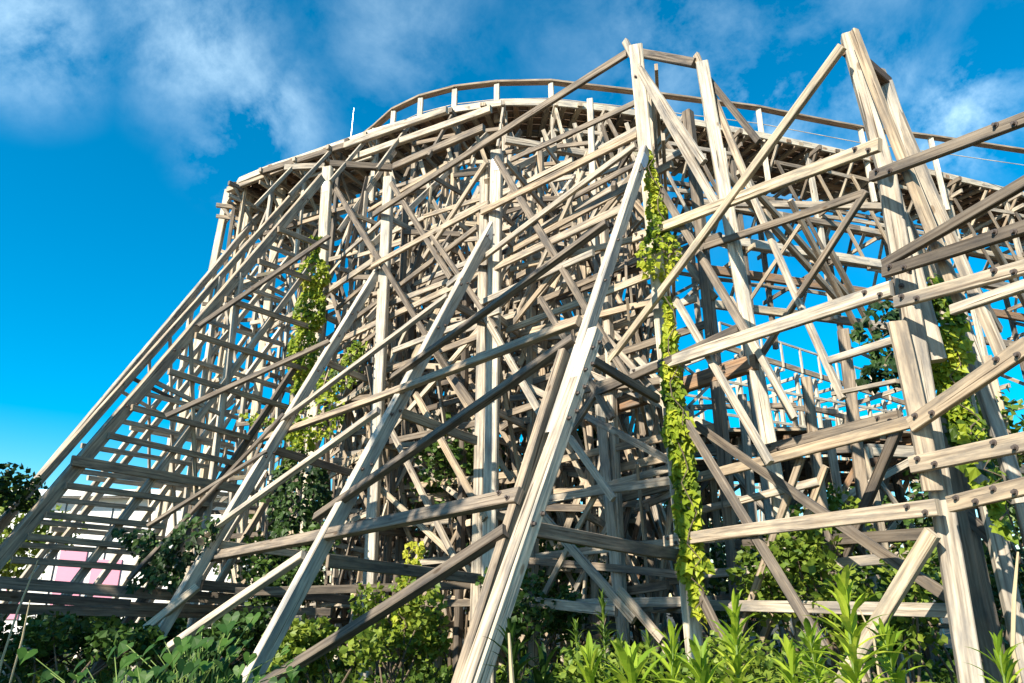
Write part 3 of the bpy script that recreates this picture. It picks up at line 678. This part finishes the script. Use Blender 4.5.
def rv(): return Vector((random.gauss(0, 1), random.gauss(0, 1), random.gauss(0, 1))).normalized()
def add_leaf(mb, c, size, tint, dirv=None, asp=.42):
    a = (dirv or rv()); a = a.normalized(); b = a.cross(rv()).normalized(); n = a.cross(b)
    mb.quadleaf(c, a * size * .5, b * size * asp, n * size * .08, tint)
def leafy(name, mat, pts, label, cat, stem_pts=None, group=None, stem_r=.02, loc=None):
    o = empty(name, loc)
    mb = MB()
    for (c, size, tint, dv) in pts: add_leaf(mb, c, size, tint, dv)
    mb.build('foliage', mat, o, loc=loc)
    if stem_pts:
        m2 = MB()
        for sp in stem_pts: tube(m2, sp, [stem_r * (1 - .7 * k / (len(sp) - 1)) for k in range(len(sp))], 5)
        m2.build('stem' if stem_r < .06 else 'trunk', BARK, o, loc=loc)
    tag(o, label, cat, group); return o
# undergrowth: nobody could count its leaves
def cover_h(x, y):
    h = .40 + .32 * noise.noise(Vector((x * .7, y * .7, 3))) + .2 * noise.noise(Vector((x * 2.3, y * 2.3, 8)))
    return max(.15, h)
mb = MB()
for k in range(70000):
    y = 3.6 + 17 * random.random() ** 1.5; x = random.uniform(-.85, .85) * y
    h = cover_h(x, y) * (.7 + .3 * min(1, y / 7)); z = h * (random.random() ** .55) + gz(x, y)
    clump = noise.noise(Vector((x * 1.7, y * 1.7, z * 2)))
    if random.random() > .75 + clump: continue
    add_leaf(mb, Vector((x, y, z)), random.uniform(.05, .12) * (1.0 + .03 * y), min(1, max(0, .45 + .5 * clump + random.gauss(0, .18))), Vector((random.gauss(0, 1), random.gauss(0, 1), random.gauss(.4, .7))))
tag(mb.build('undergrowth', LGREEN), kind='stuff', label='tangled low green undergrowth covering the ground under the trestle', cat='undergrowth')
mb = MB()
for k in range(9000):
    y = 3.2 + 9 * random.random() ** 1.6; x = random.uniform(-.85, .85) * y
    c = Vector((x, y, gz(x, y))); L = random.uniform(.3, .75); lean = Vector((random.gauss(0, .25), random.gauss(0, .25), 1)).normalized(); s_ = Vector((random.gauss(0, 1), random.gauss(0, 1), 0)).normalized() * .006
    i = len(mb.v); tip = c + lean * L + Vector((random.gauss(0, .08), random.gauss(0, .08), -.05)); m_ = c + lean * L * .55
    mb.v += [c - s_, c + s_, m_ + s_, m_ - s_, tip]; tt = random.random(); mb.face((i, i + 1, i + 2, i + 3), [(0, 0)] * 4, tt); mb.face((i + 3, i + 2, i + 4), [(0, 0)] * 3, tt)
tag(mb.build('grass', LGREEN), kind='stuff', label='thin grass blades growing through the undergrowth', cat='grass')

# shrubs standing inside and behind the trestle
def shrub(name, x, y, z, rx, rz, n, mat, label, cat, size=.11, group=None, bias=0):
    pts = []; stems = []; cl = []
    for k in range(max(5, n // 160)):
        v = rv(); cl.append((Vector((x, y, z)) + Vector((v.x * rx * .75, v.y * rx * .75, v.z * rz * .75)), random.uniform(.3, .55) * min(rx, rz) + .12, random.gauss(0, .16)))
    for k in range(n):
        c, r, tt = random.choice(cl); v = rv() * r * random.random() ** .4
        pts.append((c + v, random.uniform(.6, 1.3) * size, min(1, max(0, .5 + bias + tt + random.gauss(0, .15))), Vector((random.gauss(0, 1), random.gauss(0, 1), random.gauss(-.1, .6)))))
    for c, r, tt in cl[:14]:
        b = Vector((x + random.uniform(-.15, .15), y, 0)); stems.append([b, b.lerp(c, .5) + Vector((random.gauss(0, .08), 0, .1)), c])
    return leafy(name, mat, pts, label, cat, stems, group, .022 if rz < 2.4 else .11, (x, y, 0))
def at(px, py, Y): return CAMP + pix(px, py) * (Y / pix(px, py).y)
sh = [(395, 622, 10.5, .8, .45, 1500, LGREEN, 'sunlit light green bush at the foot of the middle raking legs', .1, .3),
      (325, 655, 8.8, .7, .3, 1400, LGREEN, 'low bush between the two left raking leg feet', .1, .2),
      (560, 585, 12.5, 1.0, .6, 1200, LDARK, 'dark bush right of the central leg behind the crossing braces', .12, .1),
      (460, 480, 14.0, 1.0, 1.2, 1800, LDARK, 'tall dark bush behind the doubled central posts', .13, .1),
      (575, 455, 15.0, .9, 1.3, 1500, LDARK, 'dark bush high behind the brace crossing in the centre', .13, .1),
      (290, 565, 13.2, .8, .8, 1200, LDARK, 'dark green bush under the hanging vine at left centre', .12, .05),
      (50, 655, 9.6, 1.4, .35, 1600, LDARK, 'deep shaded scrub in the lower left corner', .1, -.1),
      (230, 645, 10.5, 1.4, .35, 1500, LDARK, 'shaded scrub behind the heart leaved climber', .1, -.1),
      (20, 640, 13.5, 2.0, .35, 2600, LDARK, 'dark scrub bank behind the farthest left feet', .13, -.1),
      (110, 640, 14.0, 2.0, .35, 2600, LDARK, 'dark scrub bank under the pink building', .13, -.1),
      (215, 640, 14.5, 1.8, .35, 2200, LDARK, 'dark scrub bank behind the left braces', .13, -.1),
      (640, 684, 4.6, .5, .14, 900, LGREEN, 'small leafed plant low between the first bright weeds', .05, .3),
      (770, 682, 4.4, .5, .14, 1000, LGREEN, 'small leafed plant low between the two tallest weeds', .05, .35),
      (965, 525, 12.5, 1.2, 1.1, 1800, LDARK, 'tall dark bush filling the gap behind the near right post and its twin', .13, 0),
      (820, 575, 8.2, .8, .5, 1700, LGREEN, 'bright bush between the third and fourth right posts', .09, .3),
      (880, 590, 7.4, .6, .5, 1400, LGREEN, 'fresh green bush left of the big near post', .09, .25),
      (825, 540, 10.5, .5, .7, 900, LGREEN, 'tall leafy bush behind the lowest right ledger', .1, .3),
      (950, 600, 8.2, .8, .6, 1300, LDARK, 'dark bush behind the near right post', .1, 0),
      (1000, 450, 9.5, .6, .7, 900, LGREEN, 'bush with long leaves at the right edge behind the near ledgers', .13, .2),
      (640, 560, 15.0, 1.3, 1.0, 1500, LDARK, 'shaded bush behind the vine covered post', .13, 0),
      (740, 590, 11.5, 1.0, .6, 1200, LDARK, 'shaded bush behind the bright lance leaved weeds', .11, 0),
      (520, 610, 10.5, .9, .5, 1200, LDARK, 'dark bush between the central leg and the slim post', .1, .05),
      (100, 480, 13.5, .25, .5, 300, LDARK, 'sprig of leaves clinging high on the far left legs', .1, 0)]
sh = sh[:-1]
for (px, py, Y, rx, rz, n, mt, lab, size, bias) in sh:
    c = at(px, py, Y); shrub('bush', c.x, c.y, c.z, rx, rz, n, mt, lab, 'bush', size, 'bushes growing in the trestle', bias)
# trees
def tree(c, h, cr, n, lab, bias=0, size=.2, grp=None, mat=None, low=.45):
    o = empty('tree', (c[0], c[1], 0)); tr_ = MB(); base_ = Vector((c[0], c[1], 0)); top = base_ + up * h
    tube(tr_, [base_, base_ + up * h * .3 + Vector((.1, 0, 0)), base_ + up * h * .6, top], [h * .035, h * .026, h * .016, .02], 8)
    cl = []
    for k in range(26):
        z = h * random.uniform(low, 1.0); r = cr * math.sin(math.pi * min(1, max(.12, (z / h - low + .12) / (1.15 - low)))) * random.uniform(.35, 1); an = random.uniform(0, 6.28)
        e = base_ + Vector((math.cos(an) * r, math.sin(an) * r, z)); cl.append((e, random.uniform(.22, .42) * cr, random.gauss(0, .16)))
        s0 = base_ + up * max(.2 * h, z - r * .7); tube(tr_, [s0, s0.lerp(e, .5) + up * .1, e], [h * .011, h * .007, .01], 5)
    tr_.build('trunk', BARK, o, loc=(c[0], c[1], 0)); mb = MB()
    for k in range(n):
        e, r, tt = random.choice(cl); v = rv() * r * random.random() ** .45; v.z *= .7
        add_leaf(mb, e + v, size * random.uniform(.6, 1.3), min(1, max(0, .5 + bias + tt + random.gauss(0, .15))))
    mb.build('crown', mat or LGREEN, o, loc=(c[0], c[1], 0)); tag(o, lab, 'tree', grp)
tree((-10.1, 10.8), 4.7, 2.1, 15000, 'green tree whose leafy edge shows at the left border of the photo', .1, .11, low=.5)
tree((-12.9, 4.0), 10.2, 3.1, 11000, 'tall leafy tree beyond the left border that shades the left feet of the trestle', 0, .2, low=.35)
tree((-6.6, .4), 12.3, 1.8, 5200, 'slim tree left of the camera whose shade falls on the middle legs', 0, .18, low=.70)
g = 'trees behind the trestle'
tree((-16.5, 22.5), 5.0, 2.8, 3500, 'sunlit yellow green tree behind the lower left legs', .35, .22, g)
tree((-9, 27), 4.6, 2.6, 2500, 'dark tree behind the legs right of the pink building', 0, .22, g, LDARK)
for (x, y, h, r, lab) in [(-4, 24, 5.0, 2.6, 'dark tree behind the left centre of the trestle'), (.5, 23, 5.2, 2.8, 'dark tree behind the centre of the trestle'), (5.5, 22, 4.6, 2.6, 'dark tree behind the vine post'),
                          (10.5, 21, 4.4, 2.6, 'dark tree behind the low track'), (15, 20, 5.6, 2.8, 'dark tree behind the near right post')]:
    tree((x, y), h, r, 3200, lab, -.05, .22, g, LDARK, .2)
# pale building behind the left legs
bo = empty('building', (-21, 31, 0)); tag(bo, 'low white building with pink shutters glimpsed behind the lower left legs', 'building')
def boxm(name, mat, x0, x1, y0, y1, z0, z1, parent):
    mb = MB(); vs_ = [Vector((x, y, z)) for x in (x0, x1) for y in (y0, y1) for z in (z0, z1)]; mb.v = vs_
    for f in ((0, 1, 3, 2), (4, 6, 7, 5), (0, 4, 5, 1), (2, 3, 7, 6), (0, 2, 6, 4), (1, 5, 7, 3)): mb.face(f, [(0, 0)] * 4, .5)
    return mb.build(name, mat, parent, loc=((x0 + x1) / 2, (y0 + y1) / 2, z0))
boxm('wall', WHITE, -27, -11, 31, 36, 0, 5.6, bo); boxm('roof', WHITE, -27.4, -10.6, 30.5, 36.4, 5.6, 5.9, bo)
for (x0, x1, z0, z1) in [(-18.7, -17.6, .9, 3.5), (-17.3, -16.1, .4, 3.1), (-20.6, -19.9, .8, 2.4)]: boxm('shutter', PINK, x0, x1, 30.93, 31.1, z0, z1, bo)
for k in range(8): boxm('cladding_joint', GLASSD, -26.9 + k * 2.0, -26.86 + k * 2.0, 30.96, 31.1, .2, 5.4, bo)
boxm('gutter', GALV, -27.4, -10.6, 30.35, 30.5, 5.62, 5.78, bo)
for k in range(3): boxm('window', GLASSD, -26.3 + k * 1.2, -25.5 + k * 1.2, 30.94, 31.1, 2, 3.4, bo)

# ---------------------------------------------------------------- climbers
def vine(path, rad, n, lab, size=.085, bias=0, mat=LVINE, hang=.3, widths=None):
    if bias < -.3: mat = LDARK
    """path: list of 3D points down the timber it climbs"""
    pts = []
    segs = list(zip(path, path[1:])); Ls = [(b - a).length for a, b in segs]; T = sum(Ls)
    for k in range(n):
        u = random.uniform(0, T); i = 0
        while i < len(Ls) - 1 and u > Ls[i]: u -= Ls[i]; i += 1
        f = u / Ls[i]; a, b = segs[i]; c = a.lerp(b, f)
        fr = (sum(Ls[:i]) + u) / T
        wv = 1 if widths is None else widths[min(len(widths) - 1, int(fr * len(widths)))]
        wv *= .85 + .9 * noise.noise(c * 2.6)
        if random.random() < .35 * (1 - wv): continue
        if wv < .05: continue
        an = random.uniform(0, 6.28); rr = rad * wv * (.75 + .35 * random.random())
        v = Vector((math.cos(an) * rr, math.sin(an) * rr * .8, random.gauss(0, .04)))
        outw = Vector((v.x, v.y, 0)).normalized() if v.length > .01 else Vector((0, -1, 0))
        dv = Vector((random.gauss(0, .6), random.gauss(-.2, .5), -1.0))
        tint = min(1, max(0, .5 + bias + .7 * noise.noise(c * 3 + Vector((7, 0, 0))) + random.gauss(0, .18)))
        pts.append((c + v, size * random.uniform(.45, 1.35), tint, dv + outw * .5))
    l = path[-1].copy(); o = empty('climbing_vine', l); mb = MB()
    for (c, s_, t_, dv) in pts:
        # a three lobed leaf facing outwards
        a = dv.normalized(); ow = (c - Vector((l.x, l.y, c.z))); b = a.cross(Vector((random.gauss(0, .6), -1 + random.gauss(0, .5), .5))).normalized(); nn = a.cross(b) * .10 * s_
        k = len(mb.v); mb.v += [c - a * s_ * .45, c + b * s_ * .5 - a * s_ * .2 + nn, c + b * s_ * .28 + a * s_ * .12, c + a * s_ * .6 + nn, c - b * s_ * .28 + a * s_ * .12, c - b * s_ * .5 - a * s_ * .2 + nn]
        mb.face((k, k + 1, k + 2), [(0, 0)] * 3, t_); mb.face((k, k + 2, k + 3, k + 4), [(0, 0)] * 4, t_); mb.face((k, k + 4, k + 5), [(0, 0)] * 3, t_)
    mb.build('foliage', mat, o, loc=l)
    m2 = MB(); pp = [a.lerp(b, k / 6) + Vector((.07 * math.sin(k * 1.7 + a.z), -.115 + random.gauss(0, .01), 0)) for a, b in zip(path, path[1:]) for k in range(6)]; tube(m2, pp, [.007] * len(pp), 5); m2.build('stem', BARK, o, loc=l)
    tag(o, lab, 'vine', 'vines climbing the timbers')
def pth(lst, Y): return [at(x, y, Y) for x, y in lst]
vine(pth([(648, 152), (657, 215), (662, 275)], 8.1), .15, 900, 'yellow green vine on the upper part of the tall vine post', .075, .1, widths=[.5, .6, .8, 1.3, 1.5])
vine(pth([(668, 300), (672, 385), (684, 470), (692, 560), (700, 618)], 8.12), .13, 1250, 'long bright vine wrapping the lower half of the tall vine post', .11, .15, widths=[.35, .5, 1.1, 1.2, 1.1, .9, 1.2, .6])
vine(pth([(316, 238), (312, 300), (303, 350), (300, 392)], 15.2), .33, 2800, 'dense column of vine on the post under the upper left peak', .10, .05, widths=[.7, .8, .9, 1.2, 1.2])
vine(pth([(360, 345), (322, 400), (300, 450), (285, 470)], 14.2), .34, 900, 'vine spreading over the braces below the left vine column', .11, -.12, widths=[.5, 1, 1.3, 1])
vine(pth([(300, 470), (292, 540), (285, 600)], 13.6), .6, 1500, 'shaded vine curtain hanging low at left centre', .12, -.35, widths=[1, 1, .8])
vine(pth([(930, 285), (940, 340), (955, 400), (972, 445)], 5.95), .19, 1500, 'green vine between the near post and its twin', .08, -.15, widths=[.9, 1.1, 1, .9])
vine(pth([(972, 432), (985, 480), (1003, 530)], 5.6), .12, 130, 'small loose vine tuft over the near right ledgers', .09, 0, widths=[.6, 1.2, 1])
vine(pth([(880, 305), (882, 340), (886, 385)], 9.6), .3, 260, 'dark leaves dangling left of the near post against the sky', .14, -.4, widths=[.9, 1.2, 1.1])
vine(pth([(427, 520), (424, 580), (420, 645)], 9.8), .10, 260, 'narrow yellow vine on a slim post in the lower centre', .08, .25, widths=[.8, 1, .8]) if False else vine(pth([(415, 545), (405, 600), (402, 640)], 10.6), .12, 300, 'narrow yellow vine climbing low left of the central leg', .08, .3)
vine(pth([(250, 415), (290, 440), (310, 425)], 15.0), .2, 260, 'vine trailing along a ledger left of the vine column', .09, -.1)
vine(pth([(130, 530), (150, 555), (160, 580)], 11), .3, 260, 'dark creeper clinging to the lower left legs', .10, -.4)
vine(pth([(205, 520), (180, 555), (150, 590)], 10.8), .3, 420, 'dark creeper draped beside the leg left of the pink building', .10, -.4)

# ---------------------------------------------------------------- weeds in front
def lance_weed(px, py, Y, h, n, lab, bias=0, leafL=.19, mat=LBRIGHT):
    n = int(n * 1.25)
    tip = at(px, py, Y); x, y = tip.x, tip.y; zt = tip.z; b = Vector((x + random.uniform(-.22, .22), y + random.uniform(-.1, .1), 0)); leafL *= random.uniform(.8, 1.15); o = empty('tall_weed', b)
    m2 = MB(); tube(m2, [b, b.lerp(tip, .5) + Vector((random.uniform(-.03, .03), 0, 0)), tip], [.012, .009, .004], 6); m2.build('stem', STEM, o, loc=b)
    mb = MB(); z0 = max(.1, zt - h)
    for k in range(n):
        f = k / (n - 1); z = z0 + (zt - z0) * f; c = b.lerp(tip, z / zt); an = k * 2.4 + random.uniform(-.4, .4)
        el = .15 + 1.15 * f ** 1.6 + random.gauss(0, .22); L = leafL * (.55 + .75 * math.sin(math.pi * min(.95, .2 + .75 * (1 - f)))) * random.uniform(.85, 1.15)
        d = Vector((math.cos(an) * math.cos(el), math.sin(an) * math.cos(el), math.sin(el))); s_ = d.cross(up).normalized(); w = L * random.uniform(.05, .085)
        t_ = min(1, max(0, .55 + bias + random.gauss(0, .16))); k0 = len(mb.v); S = 6; prof = [.15, .75, 1, .85, .5, 0.02]; nn = s_.cross(d).normalized()
        for j in range(S):
            g_ = j / (S - 1); q = c + d * L * g_ - up * L * .32 * g_ ** 2.2; mb.v += [q - s_ * w * prof[j] + nn * w * .35 * prof[j], q, q + s_ * w * prof[j] + nn * w * .35 * prof[j]]
        for j in range(S - 1):
            a = k0 + j * 3; mb.face((a, a + 1, a + 4, a + 3), [(0, 0)] * 4, t_); mb.face((a + 1, a + 2, a + 5, a + 4), [(0, 0)] * 4, t_)
    mb.build('foliage', mat, o, loc=b); tag(o, lab, 'weed', 'lance leaved weeds in front')
lance_weed(735, 615, 3.3, .75, 68, 'bright lance leaved weed just right of the vine post foot', .1)
lance_weed(845, 596, 3.0, .8, 74, 'biggest bright yellow green weed left of the near post foot', .15)
lance_weed(673, 645, 3.4, .6, 57, 'bright weed in front of the vine post foot', .05)
lance_weed(590, 664, 3.2, .5, 51, 'low bright weed right of the pale central leg', .05)
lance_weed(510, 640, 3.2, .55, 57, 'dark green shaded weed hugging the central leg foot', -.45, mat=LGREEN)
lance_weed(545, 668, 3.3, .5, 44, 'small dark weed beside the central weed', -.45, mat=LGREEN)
lance_weed(790, 660, 3.1, .5, 47, 'short bright weed between the two tallest weeds', 0)
lance_weed(700, 668, 2.9, .45, 44, 'short weed in the row at the bottom centre right', -.05)
lance_weed(885, 640, 3.2, .5, 51, 'weed directly left of the near post foot', 0)
lance_weed(810, 640, 3.6, .5, 51, 'middling weed behind the biggest weed', -.1)
lance_weed(1000, 655, 3.4, .5, 40, 'weed at the lower right corner', -.1)
lance_weed(630, 672, 3.0, .4, 37, 'lowest weed at the bottom edge right of centre', 0)
for (px, py, Y, lab) in [(602, 600, 6.0, 'feathery upright weed before the slim post'), (576, 628, 5.2, 'feathery weed right of the pale central leg'), (648, 640, 5.0, 'feathery weed left of the vine post foot'), (620, 648, 4.6, 'low feathery weed near the slim post foot')]:
    lance_weed(px, py, Y, .9, 90, lab, .05, .13, LGREEN)
# heart leaved climber at the lower left
def heart_plant(px, py, Y, n, lab):
    c0 = at(px, py, Y); o = empty('kudzu', (c0.x, c0.y, 0)); mb = MB(); m2 = MB()
    for k in range(n):
        c = c0 + Vector((random.gauss(0, .24), random.gauss(0, .2), min(.08, random.gauss(-.16, .12)))); s_ = random.uniform(.028, .055)
        nrm = Vector((random.gauss(-.1, .4), random.gauss(-.7, .3), random.gauss(.9, .3))).normalized(); a = Vector((random.gauss(0, .5), -.3, -1)); a = (a - nrm * a.dot(nrm)).normalized(); b = a.cross(nrm)
        k0 = len(mb.v); prof = [(-.25, 0), (-.75, .35), (-.72, .75), (-.2, 1.0), (.45, .72), (1.05, .22), (1.5, 0)]
        mb.v += [c + a * s_ * p_ - nrm * s_ * .25 * (p_ > .4) * p_ for p_, q_ in [prof[0], (.45, 0), prof[-1]]]
        for sg in (1, -1): mb.v += [c + a * s_ * p_ + b * s_ * q_ * sg + nrm * s_ * (.14 * q_ - .12 * max(0, p_)) for p_, q_ in prof[1:-1]]
        t_ = random.random()
        for sg in (0, 1):
            R0 = k0 + 3 + sg * 5; fs = [(k0, R0, R0 + 1), (k0, R0 + 1, R0 + 2, k0 + 1), (k0 + 1, R0 + 2, R0 + 3), (k0 + 1, R0 + 3, R0 + 4, k0 + 2)]
            for f in fs: mb.face(f, [(0, 0)] * len(f), t_)
        tube(m2, [Vector((c0.x + random.gauss(0, .1), c0.y, 0)), c.lerp(c0, .4) - up * .15, c - a * s_ * .2], [.006, .004, .003], 4)
    mb.build('foliage', LBROAD, o, loc=(c0.x, c0.y, 0)); m2.build('stem', STEM, o, loc=(c0.x, c0.y, 0)); tag(o, lab, 'climber', 'heart leaved climbers')
heart_plant(205, 634, 4.6, 60, 'heart leaved climber in front of the slanting left brace')
heart_plant(135, 650, 4.4, 45, 'heart leaved climber sprawling at the foot of the left raking leg')
heart_plant(170, 676, 4.0, 40, 'low heart leaved climber at the bottom edge on the left')
# dry stalks
def stalk(pts, Y, r, lab):
    P = [at(x, y, Y) for x, y in pts]; mb = MB(); tube(mb, P + [Vector((P[-1].x, P[-1].y, 0))], [r * .5] + [r] * len(P), 6); tag(mb.build('dry_stalk', STRAW, loc=(P[-1].x, P[-1].y, 0)), lab, 'stalk', 'dry stalks')
stalk([(1018, 552), (1014, 600), (1013, 650), (1020, 682)], 3.6, .010, 'pale dry stalk rising right of the near post')
stalk([(509, 633), (512, 683)], 3.0, .010, 'pale broken stalk before the central leg')
stalk([(38, 560), (18, 610), (2, 660)], 5, .007, 'thin dry stem leaning at the left edge')
stalk([(30, 600), (22, 640), (10, 683)], 4.6, .006, 'thinner dry stem just right of the one at the left edge')
stalk([(858, 606), (874, 640), (880, 683)], 3.8, .006, 'thin dry stem left of the near post foot')
